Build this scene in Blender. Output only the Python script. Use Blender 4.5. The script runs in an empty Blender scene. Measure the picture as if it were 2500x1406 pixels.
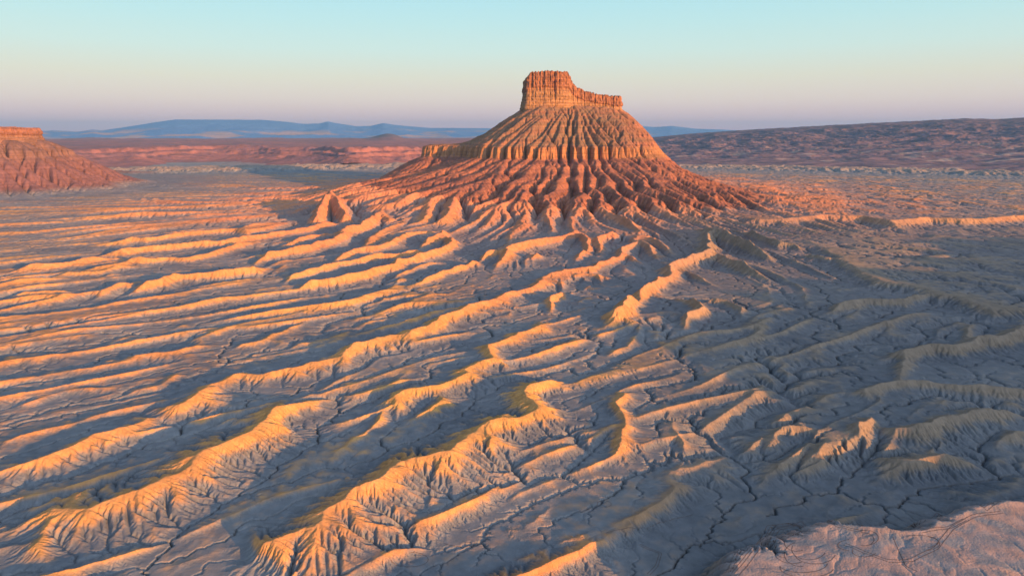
import bpy, math, heapq
import numpy as np

# ------------------------------------------------------------------ camera, light, exposure
sc = bpy.context.scene
CAM_Z, PITCH, FPX = 150.0, math.radians(12.6), 1668.0      # FPX = focal length in pixels of a 2500 px wide frame
cam_d = bpy.data.cameras.new("camera"); cam = bpy.data.objects.new("camera", cam_d)
sc.collection.objects.link(cam); sc.camera = cam
cam.location = (0, 0, CAM_Z); cam.rotation_euler = (math.pi/2 - PITCH, 0, 0)
cam_d.sensor_width = 36; cam_d.lens = 36*FPX/2500; cam_d.clip_start = 1; cam_d.clip_end = 120000
SUN_EL, SUN_AZ = math.radians(7.4), math.radians(46)       # azimuth: from straight behind the camera towards the right
sun_d = bpy.data.lights.new("sun", 'SUN'); sun = bpy.data.objects.new("sun", sun_d)
sc.collection.objects.link(sun)
sun_d.energy = 5.0; sun_d.angle = math.radians(0.6); sun_d.color = (1.0, 0.40, 0.075)
sun.rotation_euler = (math.pi/2 - SUN_EL, 0, SUN_AZ)
w = bpy.data.worlds.new("World"); sc.world = w; w.use_nodes = True
nt = w.node_tree; nt.nodes.clear()
tc = nt.nodes.new("ShaderNodeTexCoord"); sp = nt.nodes.new("ShaderNodeSeparateXYZ")
rp = nt.nodes.new("ShaderNodeValToRGB"); bg = nt.nodes.new("ShaderNodeBackground")
sky = nt.nodes.new("ShaderNodeTexSky"); bg2 = nt.nodes.new("ShaderNodeBackground")
ad = nt.nodes.new("ShaderNodeAddShader"); out = nt.nodes.new("ShaderNodeOutputWorld")
sky.sky_type = 'NISHITA'; sky.sun_disc = False; sky.sun_elevation = SUN_EL; sky.sun_rotation = math.pi - SUN_AZ
def lin(r, g, b):
    f = lambda c: ((c/255+0.055)/1.055)**2.4 if c > 10 else c/255/12.92
    return (f(r), f(g), f(b), 1.0)
cr = rp.color_ramp
cr.interpolation = 'LINEAR'
stops = [(-0.5, (150,140,150)), (0.0, (236,180,196)), (1.0, (238,194,198)), (2.6, (236,214,202)), (4.4, (226,222,202)),
         (6.4, (206,228,220)), (8.4, (190,226,226)), (10.5, (176,222,230)), (18, (130,155,180)), (40, (94,112,138)), (90, (70,88,120))]
while len(cr.elements) < len(stops): cr.elements.new(0.5)
for e, (a, c) in zip(cr.elements, stops):
    e.position = (math.sin(math.radians(a)) + 0.02)/1.02; e.color = lin(*c)
mr = nt.nodes.new("ShaderNodeMapRange"); mr.inputs[1].default_value = -0.02; mr.inputs[2].default_value = 1.0
nt.links.new(tc.outputs['Generated'], sp.inputs[0]); nt.links.new(sp.outputs['Z'], mr.inputs[0])
nt.links.new(mr.outputs[0], rp.inputs[0]); nt.links.new(rp.outputs[0], bg.inputs[0])
nt.links.new(sky.outputs[0], bg2.inputs[0])
SKY = 0.44
bg.inputs[1].default_value = SKY; bg2.inputs[1].default_value = 0.006
nt.links.new(bg.outputs[0], ad.inputs[0]); nt.links.new(bg2.outputs[0], ad.inputs[1]); nt.links.new(ad.outputs[0], out.inputs[0])
# the brighter, warmer part of the sky round the low sun
dt = nt.nodes.new("ShaderNodeVectorMath"); dt.operation = 'DOT_PRODUCT'; e_ = math.radians(16)
dt.inputs[1].default_value = (math.sin(SUN_AZ)*math.cos(e_), -math.cos(SUN_AZ)*math.cos(e_), math.sin(e_))
nm_ = nt.nodes.new("ShaderNodeVectorMath"); nm_.operation = 'NORMALIZE'; nt.links.new(tc.outputs['Generated'], nm_.inputs[0]); nt.links.new(nm_.outputs[0], dt.inputs[0])
mx_ = nt.nodes.new("ShaderNodeMath"); mx_.operation = 'MAXIMUM'; mx_.inputs[1].default_value = 0; nt.links.new(dt.outputs['Value'], mx_.inputs[0])
pw = nt.nodes.new("ShaderNodeMath"); pw.operation = 'POWER'; pw.inputs[1].default_value = 2.5; nt.links.new(mx_.outputs[0], pw.inputs[0])
mg = nt.nodes.new("ShaderNodeMath"); mg.operation = 'MULTIPLY'; mg.inputs[1].default_value = 0.78; nt.links.new(pw.outputs[0], mg.inputs[0])
bg3 = nt.nodes.new("ShaderNodeBackground"); bg3.inputs[0].default_value = (.84, .91, 1.0, 1); nt.links.new(mg.outputs[0], bg3.inputs[1])
ad2 = nt.nodes.new("ShaderNodeAddShader"); nt.links.new(ad.outputs[0], ad2.inputs[0]); nt.links.new(bg3.outputs[0], ad2.inputs[1]); nt.links.new(ad2.outputs[0], out.inputs[0])
vs = sc.view_settings; vs.view_transform = 'Standard'; vs.look = 'None'; vs.gamma = 1.0; vs.exposure = 1.3
sc.cycles.max_bounces = 4; sc.cycles.diffuse_bounces = 2; sc.cycles.volume_bounces = 0

# ------------------------------------------------------------------ helpers
rng = np.random.default_rng(7)
CP, SP = math.cos(PITCH), math.sin(PITCH)
def unproj(u, v, z):
    """pixel of the 2500 px frame -> ground point at height z (surveying the photograph)"""
    a, c = (u-1250.0)/FPX, -(v-703.0)/FPX
    dx, dy, dz = a, CP + c*SP, -SP + c*CP
    t = (z-CAM_Z)/dz
    return dx*t, dy*t
_P = rng.permutation(4096); _G = rng.uniform(0, 2*np.pi, 4096); _GX, _GY = np.cos(_G).astype(np.float32), np.sin(_G).astype(np.float32)
def perlin(x, y, seed=0):
    xi = np.floor(x); yi = np.floor(y); fx = (x-xi).astype(np.float32); fy = (y-yi).astype(np.float32)
    xi = xi.astype(np.int64)+seed*131; yi = yi.astype(np.int64)+seed*57
    u = fx*fx*fx*(fx*(fx*6-15)+10); v = fy*fy*fy*(fy*(fy*6-15)+10)
    def g(ix, iy, dx, dy):
        h = _P[(_P[ix & 4095] + iy) & 4095]
        return _GX[h]*dx + _GY[h]*dy
    a = g(xi, yi, fx, fy); b = g(xi+1, yi, fx-1, fy); c = g(xi, yi+1, fx, fy-1); d = g(xi+1, yi+1, fx-1, fy-1)
    return ((a+(b-a)*u) + ((c+(d-c)*u)-(a+(b-a)*u))*v)*1.5
def fbm(x, y, octs=4, seed=0, gain=0.5):
    s, a = 0, 1.0
    for o in range(octs):
        s = s + a*perlin(x, y, seed+o*7); x = x*2.03+3.1; y = y*2.03+1.7; a *= gain
    return s
def ridged(x, y, octs=4, seed=0, gain=0.5):
    s, a = 0, 1.0
    for o in range(octs):
        s = s + a*(1-2*np.abs(perlin(x, y, seed+o*7))); x = x*2.05+3.1; y = y*2.05+1.7; a *= gain
    return s
def sstep(a, b, x):
    t = np.clip((x-a)/(b-a), 0, 1); return t*t*(3-2*t)

# ------------------------------------------------------------------ survey of the terrain (photo pixels; heights in metres)
BX, BY = 150.0, 1700.0          # middle of the butte
def apron(x, y):
    r = np.hypot(x-BX, y-BY)
    return 22*np.exp(-np.maximum(r-330, 0)/330.0) - 0.006*(1700-y)
R = [  # (height, width factor, [crest points])
 (6,1,"0,622 77,618"),(7,1,"69,632 128,628 195,626"),(5,1,"0,650 97,644"),(12,1,"0,665 77,653 128,650 179,642 230,632 307,623"),
 (5,1,"133,617 169,614"),(5,1,"184,617 230,615"),
 (12,1,"246,617 297,614 346,607 410,603 461,595 538,591 640,575 684,568 748,558 799,545 832,543"),
 (10,1,"218,595 294,592 320,585 358,586 435,573 474,569 538,563 576,562 602,566 640,559 671,550 727,540"),
 (14,1,"184,660 230,650 269,646 320,633 371,630 410,626 448,627 512,614 589,589 640,578"),
 (8,1,"0,682 51,680 84,678"),(10,1,"102,683 164,673 230,671 271,659 307,651 353,650"),(6,1,"0,699 38,694 77,691"),
 (9,1,"230,686 276,672 328,668"),(7,1,"351,673 407,655"),(7,1,"440,650 499,646 550,647"),(8,1,"538,639 589,633 640,624 690,610"),
 (12,1.2,"0,727 51,718 102,715 154,711 179,710"),(13,1.1,"128,735 192,717 218,714 243,717 282,696 320,694 340,686 358,687"),
 (12,1,"320,709 358,697 399,691 422,678 486,674 538,671 576,665 622,660 660,648"),(8,1,"51,747 77,740 123,736"),
 (8,1.2,"238,767 294,752 320,751 343,737 358,738 399,731 415,732"),(5,1.2,"446,723 461,717"),(5,1.5,"189,783 220,777"),
 (12,1.8,"0,832 77,822 143,810 174,807"),(9,1.4,"410,811 448,799 494,783"),
 (10,1.1,"481,829 525,815 576,799 640,784 684,776 730,770 779,763 838,744 863,742 914,729 945,719 966,712"),
 (10,1.1,"294,893 333,878 422,865 486,847 543,838"),(10,1.1,"561,855 589,845 640,836 666,824 722,796 784,772"),
 (12,1,"620,639 656,622 687,616 735,608 774,596 812,589 838,575 881,564"),
 (10,1,"671,601 710,595 735,584 774,576 812,563"),(18,1,"820,568 845,555 876,548 889,540 910,528 930,515 955,530"),
 (8,1,"730,627 763,614 799,604 838,599"),(14,1,"804,631 832,622 850,614 863,609 920,601 953,589 973,578 991,567 1030,563 1068,555"),
 (13,1,"876,599 902,581 927,560 963,548 989,537"),(8,1,"625,655 671,645 704,639 748,636"),(7,1,"622,676 635,668"),
 (8,1.2,"666,668 697,653 715,651"),
 (11,1,"702,686 728,673 774,660 825,645 876,637 922,626 960,626 1017,614 1042,607"),
 (12,1,"722,703 761,692 812,686 863,676 889,671 922,659 953,653 968,641 1004,635 1055,619 1094,601 1101,586 1086,566"),
 (12,1,"1022,601 1055,584 1081,568 1096,563"),(9,1,"950,683 978,673 1017,655 1055,645 1094,640"),(5,1,"876,704 920,691"),(6,1,"935,701 948,694 973,691"),
 (11,1,"994,699 1030,688 1081,668 1132,655 1158,642 1173,652"),(10,1,"1158,642 1191,625 1234,609"),
 (12,1.1,"932,763 978,745 1019,729 1055,722 1094,719 1132,704 1183,686 1216,671 1234,665"),(8,1.1,"1019,752 1055,742 1104,731"),
 (9,.9,"676,860 735,845 799,827 845,814 902,788 966,778 986,765 1017,758 1040,763"),
 (19,1.5,"1430,650 1365,664 1337,675 1330,685 1290,703 1240,717 1196,739 1145,752 1106,770 1055,796 1004,814 940,827 876,847 825,873 774,886 722,898 660,907 620,912 584,917 524,936 486,966 430,992 393,1011"),
 (15,1.4,"393,1011 374,1018 318,1045 262,1060 198,1090 131,1116 56,1138 0,1160"),
 (13,1.1,"1106,786 1068,816 1035,834 1050,845 1000,862 927,880 882,910 830,929 796,947 750,970 706,981"),
 (20,1.8,"745,1008 714,996 680,1015 640,1041 561,1075 505,1104 468,1134 411,1172 337,1198 224,1224 112,1239 0,1269"),
 (12,1.1,"690,1060 636,1104 584,1153"),(12,1,"505,1104 480,1160 450,1215"),
 (15,1.6,"411,1205 355,1217 299,1243 262,1265 210,1288 131,1314 75,1351 0,1385"),(11,1.2,"390,1215 340,1250 380,1290 400,1310"),(10,1.2,"262,1265 280,1320 310,1355"),
 (10,1.2,"640,1005 561,1033 486,1064"),(10,1.1,"479,914 430,921 393,944 337,958 292,968"),(12,1.1,"296,945 224,955 168,960 131,970 56,992 0,1003"),
 (9,1.2,"337,1002 262,1015 187,1041 112,1060 37,1086 0,1104"),(6,1,"180,1152 142,1161 75,1190 0,1205"),(5,1,"120,1179 67,1209"),
 (18,1.5,"1335,768 1325,800 1266,816 1240,830 1190,850 1203,880 1144,902 1125,925 1069,944 994,955 949,973 904,979"),
 (16,1.2,"1100,935 1076,973 1050,996 1000,1020"),(11,1,"949,985 919,1026 882,1063 844,1082 807,1104 788,1119"),(6,1,"859,944 862,950"),
 (9,1.1,"1016,1063 994,1037 975,1048"),
 (21,1.7,"1348,947 1326,938 1289,962 1296,1003 1249,1020 1225,1040 1140,1090 1069,1119 1013,1134 930,1175 863,1224 807,1269 762,1295 695,1321 639,1344 600,1360"),
 (14,1,"1311,1026 1322,1041 1341,1067 1326,1093 1315,1127 1289,1164"),(10,1,"1333,1030 1371,1041"),
 (13,1.1,"1140,1104 1151,1119 1144,1149 1106,1190 1069,1217 1061,1235 994,1273"),(9,1,"1061,1235 1100,1265"),(9,1,"930,1175 930,1217 949,1262"),
 (8,1,"844,1239 874,1277 930,1280"),(7,1,"807,1310 770,1310 695,1344 676,1355"),(6,1.2,"732,1351 650,1381"),
 (6,2.6,"841,1146 807,1164 695,1209 620,1247 580,1273 486,1348 449,1366"),(8,1,"1065,1306 994,1355 938,1374 863,1400"),
 (13,1.2,"1557,735 1542,745 1522,763 1496,783 1470,796"),(14,1.2,"1581,745 1552,752 1552,783 1557,796 1542,822 1540,845 1496,860 1460,875"),
 (13,1.2,"1557,796 1586,811 1598,829 1624,860 1632,886"),(11,1.2,"1540,845 1561,880 1565,920"),
 (17,1.2,"1565,940 1536,959 1517,985 1528,1007 1532,1041 1513,1082 1483,1127"),(13,1,"1565,940 1599,951 1644,966 1678,977"),
 (14,1,"1599,951 1637,1000 1655,1045 1670,1082 1681,1104"),(10,1,"1532,1041 1569,1056 1607,1071"),
 (8,1,"1453,914 1408,962 1390,988"),(9,1,"1460,885 1408,899 1363,925 1341,942"),(12,1,"1624,822 1662,834 1688,845 1726,936 1745,970 1771,1003"),
 (16,1,"1557,735 1563,712 1583,704 1598,688 1634,671 1632,650 1655,640 1714,619 1731,609 1721,596 1734,591 1724,566 1708,553"),
 (12,1,"1708,555 1739,566 1778,581 1829,601 1880,625"),(10,1,"1731,612 1765,637 1829,663 1880,683"),(8,1,"1650,642 1701,683 1772,711"),
 (12,1,"1642,729 1688,745 1714,768 1683,781 1673,811"),(10,1,"1714,745 1739,742 1778,750 1808,765 1816,783"),(8,1,"1714,768 1752,796 1803,816 1880,842"),
 (16,1.1,"1209,645 1234,617 1240,604 1291,589 1355,578 1383,571 1404,560 1419,558"),(12,1,"1404,560 1430,583 1430,614"),(8,1,"1271,642 1312,630 1330,627"),
 (9,1,"1394,642 1424,619 1452,622"),(11,1,"1463,615 1463,591 1491,573 1504,586"),
 (14,1,"1337,665 1368,658 1432,653 1458,642 1496,630 1516,624 1519,604 1545,594 1555,573 1573,566"),(9,1,"1519,607 1547,637 1575,645"),
 (10,1,"1555,576 1580,604 1598,630"),(10,1,"1573,566 1611,596 1639,617"),(12,1,"1568,563 1537,545 1500,525"),
 (9,1,"1378,714 1373,699 1388,686 1419,676 1458,678 1476,704"),(8,1,"1412,717 1435,704 1452,704"),(10,1,"1335,765 1345,742 1368,729 1386,717"),
 (8,1,"1406,747 1437,735"),(8,1,"1399,770 1422,760"),(9,1,"1424,819 1458,819 1486,804 1496,793"),(9,1,"1234,730 1183,765 1170,770"),
 (8,1,"1245,780 1273,747"),(7,1,"1196,816 1260,786"),(10,1,"1325,800 1327,839 1348,870 1291,898"),
 (10,1,"2019,763 2052,755 2103,742 2193,745 2257,729 2270,722"),(7,1,"2019,717 2052,714 2085,711 2136,694"),(8,1,"2224,796 2282,791 2346,778 2410,778 2449,763"),
 (13,1.1,"2560,780 2500,796 2462,816 2436,827 2385,829 2334,845 2270,842 2200,855 2167,860"),(7,1,"1962,880 1988,863 2039,847"),
 (10,1,"1816,566 1834,571 1880,591 1906,599 1937,601 1962,609"),(9,1,"1957,625 1978,627 2014,635 2049,642"),(7,1,"1860,607 1973,653"),(6,1,"1886,706 1937,701"),
 (13,1.4,"1800,522 1850,535 1920,535 2000,525 2110,528 2180,540 2260,530 2350,535 2500,525 2600,520"),
 (11,1,"2058,955 2103,955 2178,936 2271,936 2346,944 2500,955 2600,960"),(8,1,"2227,1000 2290,1000 2309,988 2496,985"),
 (10,1,"1860,1074 1897,1041 1954,1037 2040,1045"),(10,1,"2043,1043 2025,1078 1935,1119"),(12,1,"2043,1043 2084,1041 2129,1022 2178,1022"),
 (12,1,"2159,1074 2197,1048 2271,1037 2328,1015 2421,1000 2500,988"),(7,1,"2271,1056 2328,1082 2391,1101"),(12,1.1,"2178,1149 2234,1123 2309,1108 2384,1119 2440,1123"),
 (9,1,"2421,1089 2459,1067 2500,1060 2580,1050"),(13,1.1,"2253,1183 2346,1157 2421,1146 2500,1131 2600,1120"),(7,1.2,"1897,1205 1935,1190 2010,1160"),
 (9,1,"1524,1277 1577,1232 1644,1217 1681,1250"),(6,1,"1577,1198 1607,1187 1637,1202"),(6,1.8,"1334,1325 1290,1380"),(5,2.5,"1681,1104 1720,1150 1760,1200"),
 (38,.55,"770,500 790,482 806,468 820,478 840,498"),(12,.9,"700,523 735,512 770,502"),(20,1,"880,500 935,505 1010,500"),(24,1,"1035,520 1060,480 1085,478"),(26,1,"1080,520 1120,480 1180,460"),
 (12,1,"560,560 620,548 690,538"),(8,1,"400,578 440,574"),(10,1,"1740,452 1790,480 1830,497 1880,515"),
]
ASYM = [  # (height, near width, far width, crest)  far side = away from the camera
 (13, 26, 420, "1940,560 2024,617 2052,642 2072,653 2103,668 2136,686 2218,699 2270,719 2346,732 2385,750 2428,763 2500,763 2700,775"),
 (21, 230, 20, "1690,1440 1745,1385 1801,1329 1880,1268 1950,1262 2028,1258 2084,1273 2178,1286 2234,1277 2290,1243 2384,1224 2500,1213 2700,1190"),
]
CH = [  # main washes (depth, width)
 (3.0,9,"1990,900 1985,930 1880,945 1900,985 1960,1010 1950,1022 1830,1022 1810,1060 1730,1095 1780,1140 1860,1190 1830,1230 1790,1270 1780,1310 1700,1350 1640,1385 1600,1420 1500,1550 1250,2400"),
 (10.0,15,"1790,1290 1780,1310 1700,1350 1640,1385 1600,1420 1500,1550 1250,2400"),
 (10.0,16,"2620,1190 2500,1202 2300,1228 2150,1270 2060,1258 1960,1247 1870,1265 1790,1310"),
 (2.5,8,"880,1160 905,1150 880,1175 860,1198 770,1217 714,1247 665,1280 620,1303 560,1348 524,1410 450,1550 300,2300"),
 (2.5,8,"758,1063 788,1086 743,1116 732,1149 695,1187 620,1217 598,1232 542,1254 501,1291 449,1340 404,1370 382,1413 330,1550 250,2000"),
 (2.5,8,"700,925 640,951 561,992 486,1041 468,1063 393,1112 325,1138 224,1187 131,1239 60,1262 0,1290 -200,1380 -500,1500"),
 (2.0,7,"1431,1067 1401,1116 1442,1142 1390,1194 1412,1224 1408,1243 1464,1284 1420,1303 1427,1321 1517,1370 1502,1392 1464,1410 1400,1550 1250,2400"),
 (1.6,6,"1622,1125 1573,1157 1584,1187 1502,1224 1468,1284"),(1.5,6,"1166,996 1159,1022 1050,1075 1080,1093"),
 (1.5,6,"1260,1200 1220,1260 1215,1330 1150,1340 1170,1375 1100,1406"),(1.6,6,"0,1065 30,1060 140,1020 280,1010 420,985 530,955 640,925"),
 (2.0,7,"1640,720 1600,690 1510,735 1440,800 1430,850 1480,870"),(1.4,5,"0,1330 60,1310 120,1295"),(1.4,6,"820,835 960,810 990,830 870,845"),
]
pts = lambda s: [tuple(float(c) for c in p.split(',')) for p in s.split()]
def survey(s, h):
    o = []
    for (u, v) in pts(s):
        z = h
        for _ in range(6):
            x, y = unproj(u, v, z); z = h + float(apron(np.float64(x), np.float64(y)))
        o.append((x, y))
    return np.array(o)

# ------------------------------------------------------------------ log-polar working grid (cells are square: size r*DT)
DT = 0.0012
NT = int(round(1.56/DT/8))*8; R0, R1 = 112.0, 3300.0
NR = int(round(math.log(R1/R0)/DT/8))*8
def grid(k):
    nt_, nr_ = NT//k + 1, NR//k + 1
    th = (np.arange(nt_)*k - NT/2)*DT; r = R0*np.exp(np.arange(nr_)*k*DT)
    T, Rr = np.meshgrid(th, r); return Rr*np.sin(T), Rr*np.cos(T), Rr*DT*k
def window(P, pad, k):
    """index window of grid k around the points P (padded in metres)"""
    x0, y0 = P.min(0)-pad; x1, y1 = P.max(0)+pad
    y0 = max(y0, 1.0)
    rmin = math.hypot(0 if x0 < 0 < x1 else min(abs(x0), abs(x1)), y0); rmax = math.hypot(max(abs(x0), abs(x1)), y1)
    a = [math.atan2(x, y) for x in (x0, x1) for y in (y0, y1)]
    i0 = int(math.log(max(rmin, R0)/R0)/DT/k); i1 = int(math.log(max(rmax, R0)/R0)/DT/k)+2
    j0 = int((min(a)/DT+NT/2)/k); j1 = int((max(a)/DT+NT/2)/k)+2
    return slice(max(i0, 0), max(i1, 0)), slice(max(j0, 0), max(j1, 0))
def seg_dist(X, Y, P, H):
    best = np.full(X.shape, 1e9); hh = np.zeros(X.shape); sgn = np.ones(X.shape)
    for (a, b, ha, hb) in zip(P[:-1], P[1:], H[:-1], H[1:]):
        d = b-a; L = max(float(d@d), 1e-6)
        t = np.clip(((X-a[0])*d[0]+(Y-a[1])*d[1])/L, 0, 1)
        px, py = X-a[0]-t*d[0], Y-a[1]-t*d[1]; q = px*px+py*py
        m = q < best; best = np.where(m, q, best); hh = np.where(m, ha+(hb-ha)*t, hh)
        sgn = np.where(m, np.sign(d[0]*py-d[1]*px), sgn)
    return np.sqrt(best), hh, sgn

def butte_shape(x, y):
    """smooth cone of the butte before erosion (band and caprock are added after)"""
    # distance outside the caprock footprint (a rounded bar)
    ax, bx = BX-68, BX+82
    dx = np.maximum(np.maximum(ax-x, x-bx), 0); dy = np.abs(y-BY-(x-BX)*0.10)
    right = sstep(0, 180, x-bx); d = np.maximum(np.hypot(dx*(1+0.62*right), dy)-38, 0)
    z = np.interp(d, [0, 150, 165, 250, 350, 450, 540, 700], [0, 0, 0, 0, 0, 0, 0, 0]) + np.interp(d, [0, 75, 150, 165, 250, 350, 450, 540, 700], [219, 174, 123, 112, 72, 44, 24, 7, -6]) + sstep(0, -180, y-BY)*np.interp(d, [170, 260, 350, 450, 560, 680], [0, 7, 11, 11, 8, 0]) + np.clip((BX-x)*.06, -9, 8)*np.exp(-d/60)
    # left shoulder
    P = np.array([[BX-150, BY-30], [BX-250, BY-25], [BX-345, BY-10]])
    ds, hs, _ = seg_dist(x, y, P, [126, 124, 121])
    z2 = hs - 0.25*np.minimum(ds, 22) - 0.62*np.maximum(ds-22, 0)
    z2 = np.where(z2 < 20, 20-(20-z2)*0.4, z2)
    k = 8.0
    return np.where(np.abs(z-z2) < 40, np.logaddexp(z/k, z2/k)*k, np.maximum(z, z2))
def mesa_shape(x, y):
    cx, cy = -1560.0, 1900.0
    d = np.maximum(np.hypot((x-cx)*0.8, (y-cy)*1.0)-195, 0)
    a = np.arctan2(y-cy, x-cx); d = np.maximum(d + 12*np.sin(a*7+1)+8*np.sin(a*13) - 12, 0)
    return np.interp(d, [0, 85, 92, 155, 205, 270, 380], [136, 82, 76, 34, 12, 3, -8])

def macro(k):
    X, Y, D = grid(k)
    wx = 3.5*fbm(X/55, Y/55, 3, 3)+1.4*fbm(X/14, Y/14, 2, 8); wy = 3.5*fbm(X/55+40, Y/55, 3, 5)+1.4*fbm(X/14, Y/14+9, 2, 9)
    XW, YW = X+wx, Y+wy
    far = sstep(300, 1400, np.hypot(X, Y))
    base = apron(X, Y) + 1.6*fbm(X/150, Y/150, 4, 11)
    hum = np.zeros(X.shape); flat = 0.9+0.6*far
    for (h, wf, s) in R:
        vm_ = float(np.mean([p[1] for p in pts(s)])); um_ = float(np.mean([p[0] for p in pts(s)])); h = h*(1.15 if um_ > 1850 else .7 if h >= 12 else .82) if vm_ > 800 else (h*.85 if vm_ > 690 else h)
        P = survey(s, h); n = len(P); Hh = h*np.array([0.55 if i in (0, n-1) else 1.0 for i in range(n)]) if n > 2 else np.array([h*.8, h*.8])
        dist = float(np.hypot(P[:, 0], P[:, 1]).mean())
        w0 = h*(1.25+0.2*wf)*wf**0.7; Hh = Hh*(1.75 if h < 12.5 and vm_ < 770 and um_ > 1100 else 1.4 if h < 12.5 and vm_ < 690 else 1.1)
        sl = window(P, w0*2.2+12, k)
        if sl[0].stop <= sl[0].start or sl[1].stop <= sl[1].start: continue
        d, hh, _ = seg_dist(XW[sl], YW[sl], P, Hh)
        if d.size == 0: continue
        t = d/(w0*(hh/h)**0.5)
        hh = hh*(1+0.12*fbm(X[sl]/22, Y[sl]/22, 2, 21))
        g = np.where(t < 1.0, 1-0.92*(np.sqrt(t*t+0.02*wf*wf)-math.sqrt(0.02*wf*wf)), 0)
        g = np.where(t >= 1.0, 0, g); e = 0.24*np.exp(-t*1.1)*(t < 2.2)*(1-t/2.2)
        g = np.maximum(g, e)
        hum[sl] = np.maximum(hum[sl], hh*g*1.0)
    for (h, wn, wfar, s) in ASYM:
        P = survey(s, h); Hh = np.full(len(P), float(h)); Hh[0] *= .3
        d, hh, sg = seg_dist(XW, YW, P, Hh)
        back = sg > 0
        far_side = back
        wv = np.where(far_side, wfar, wn); t = d/wv
        lim = np.where(wv > 100, hh*np.clip(1-t, 0, 1)**(0.8), hh*np.clip(1-0.95*(np.sqrt(t*t+.02)-.14), 0, 1))
        hum = np.maximum(hum, lim)
    # unsurveyed ground: low swells running away from the butte
    th = np.arctan2(Y-BY, X-BX); rb = np.hypot(X-BX, Y-BY)
    sw = ridged(th*24+fbm(X/220, Y/220, 2, 31)*.8, rb/620, 2, 33)
    lx, ly = X*.62-Y*.78+12*fbm(X/130, Y/130, 2, 35), X*.78+Y*.62
    sn = 1.35*ridged(lx/36, ly/300, 2, 36)
    k_ = sstep(520, 820, Y+.25*X); sw = sw*k_ + sn*(1-k_)
    hum = np.maximum(hum, np.clip(sw-.25, 0, 2)*(12.0+1.5*far)*sstep(330, 500, rb)*np.exp(-rb/2600)*(1-.75*sstep(.42, .5, np.arctan2(X, Y))*sstep(700, 900, Y)))
    foot = np.clip(ridged(th*17+fbm(X/90, Y/90, 2, 37)*.8, rb/300, 3, 38)-.1, 0, 2)*13*sstep(300, 380, rb)*(1-sstep(430, 720, rb))
    hum = np.maximum(hum, foot)
    # gullied flats far to the right and left
    bad = np.clip(ridged(X/70+Y/300, Y/34, 4, 41), 0, 2)*6*sstep(1250, 1600, Y)*sstep(250, 700, X)*(1-sstep(2600, 3100, Y)*.4)
    wht = np.clip(ridged(X/90, Y/60, 4, 45)+0.2, 0, 2)*13*sstep(2800, 3000, np.hypot(X, Y))*sstep(0.09, .2, np.arctan2(X, Y))*(1-sstep(3150, 3290, np.hypot(X, Y)))
    gl = np.clip(ridged(X/110, Y/60, 4, 47)+0.1, 0, 2)*15*sstep(2750, 2950, np.hypot(X, Y))*(1-sstep(-0.1, -.06, np.arctan2(X, Y)))*(1-sstep(3150, 3290, np.hypot(X, Y)))
    z = base + np.maximum(np.maximum(hum, bad), np.maximum(wht, gl))
    for (dep, wd, s) in CH:
        P = survey(s, 0); d, _, _ = seg_dist(X+wx*.7, Y+wy*.7, P, np.zeros(len(P)))
        z = z - dep*np.exp(-(d/wd)**2) - 1.0*np.exp(-(d/(wd*3.5))**2)
    b = butte_shape(X+wx*.2, Y+wy*.2)
    tw = th+.04*fbm(X/90, Y/90, 2, 54); b = b + (3.2*fbm(tw*8, rb/420, 2, 53)+3.4*fbm(tw*21, rb/300, 2, 55)*(1+.7*fbm(X/110, Y/110, 1, 56)))*sstep(5, 40, b) + 2.5*ridged(th*6+fbm(X/90, Y/90, 2, 52)*.8, rb/260, 4, 51)*sstep(60, 200, rb)*np.exp(-np.maximum(rb-260, 0)/110)*sstep(0, 30, b)
    kk = 5.0
    z = np.where(np.abs(z-b) < 30, np.logaddexp(z/kk, b/kk)*kk, np.maximum(z, b))
    m = mesa_shape(X+wx, Y+wy); z = np.where(np.abs(z-m) < 30, np.logaddexp(z/kk, m/kk)*kk, np.maximum(z, m))
    return z, hum

# ------------------------------------------------------------------ erosion: drainage area by pointer doubling, stream power + creep
NB = [(-1,-1),(-1,0),(-1,1),(0,-1),(0,1),(1,-1),(1,0),(1,1)]
def shifted(z, di, dj, fill):
    o = np.full_like(z, fill); n, m = z.shape
    o[max(-di,0):n-max(di,0), max(-dj,0):m-max(dj,0)] = z[max(di,0):n-max(-di,0), max(dj,0):m-max(-dj,0)]
    return o
_J = {}
def jitter(shape, q):
    if (shape, q) not in _J: _J[(shape, q)] = np.random.default_rng(100+q).uniform(.8, 1.2, shape).astype(np.float32)
    return _J[(shape, q)]
def receivers(z, D):
    n, m = z.shape; best = np.zeros(z.shape, z.dtype); rec = np.arange(n*m).reshape(n, m)
    idx = rec.copy()
    for q_, (di, dj) in enumerate(NB):
        s = (z - shifted(z, di, dj, np.inf))/(D*(1.41421 if di and dj else 1))*jitter(z.shape, q_)
        b = s > best; best = np.where(b, s, best); rec = np.where(b, idx+di*m+dj, rec)
    return rec.ravel(), best
def drainage(rec, w):
    n = rec.size; root = rec == np.arange(n)
    p = np.where(root, n, rec); p = np.append(p, n)
    acc = np.append(w, 0.0)
    for _ in range(13):
        add = np.bincount(p, acc, n+1); add[n] = 0; acc = acc + add; acc[n] = 0
        p = p[p]
        if (p == n).all(): break
    return acc[:n]
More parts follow.
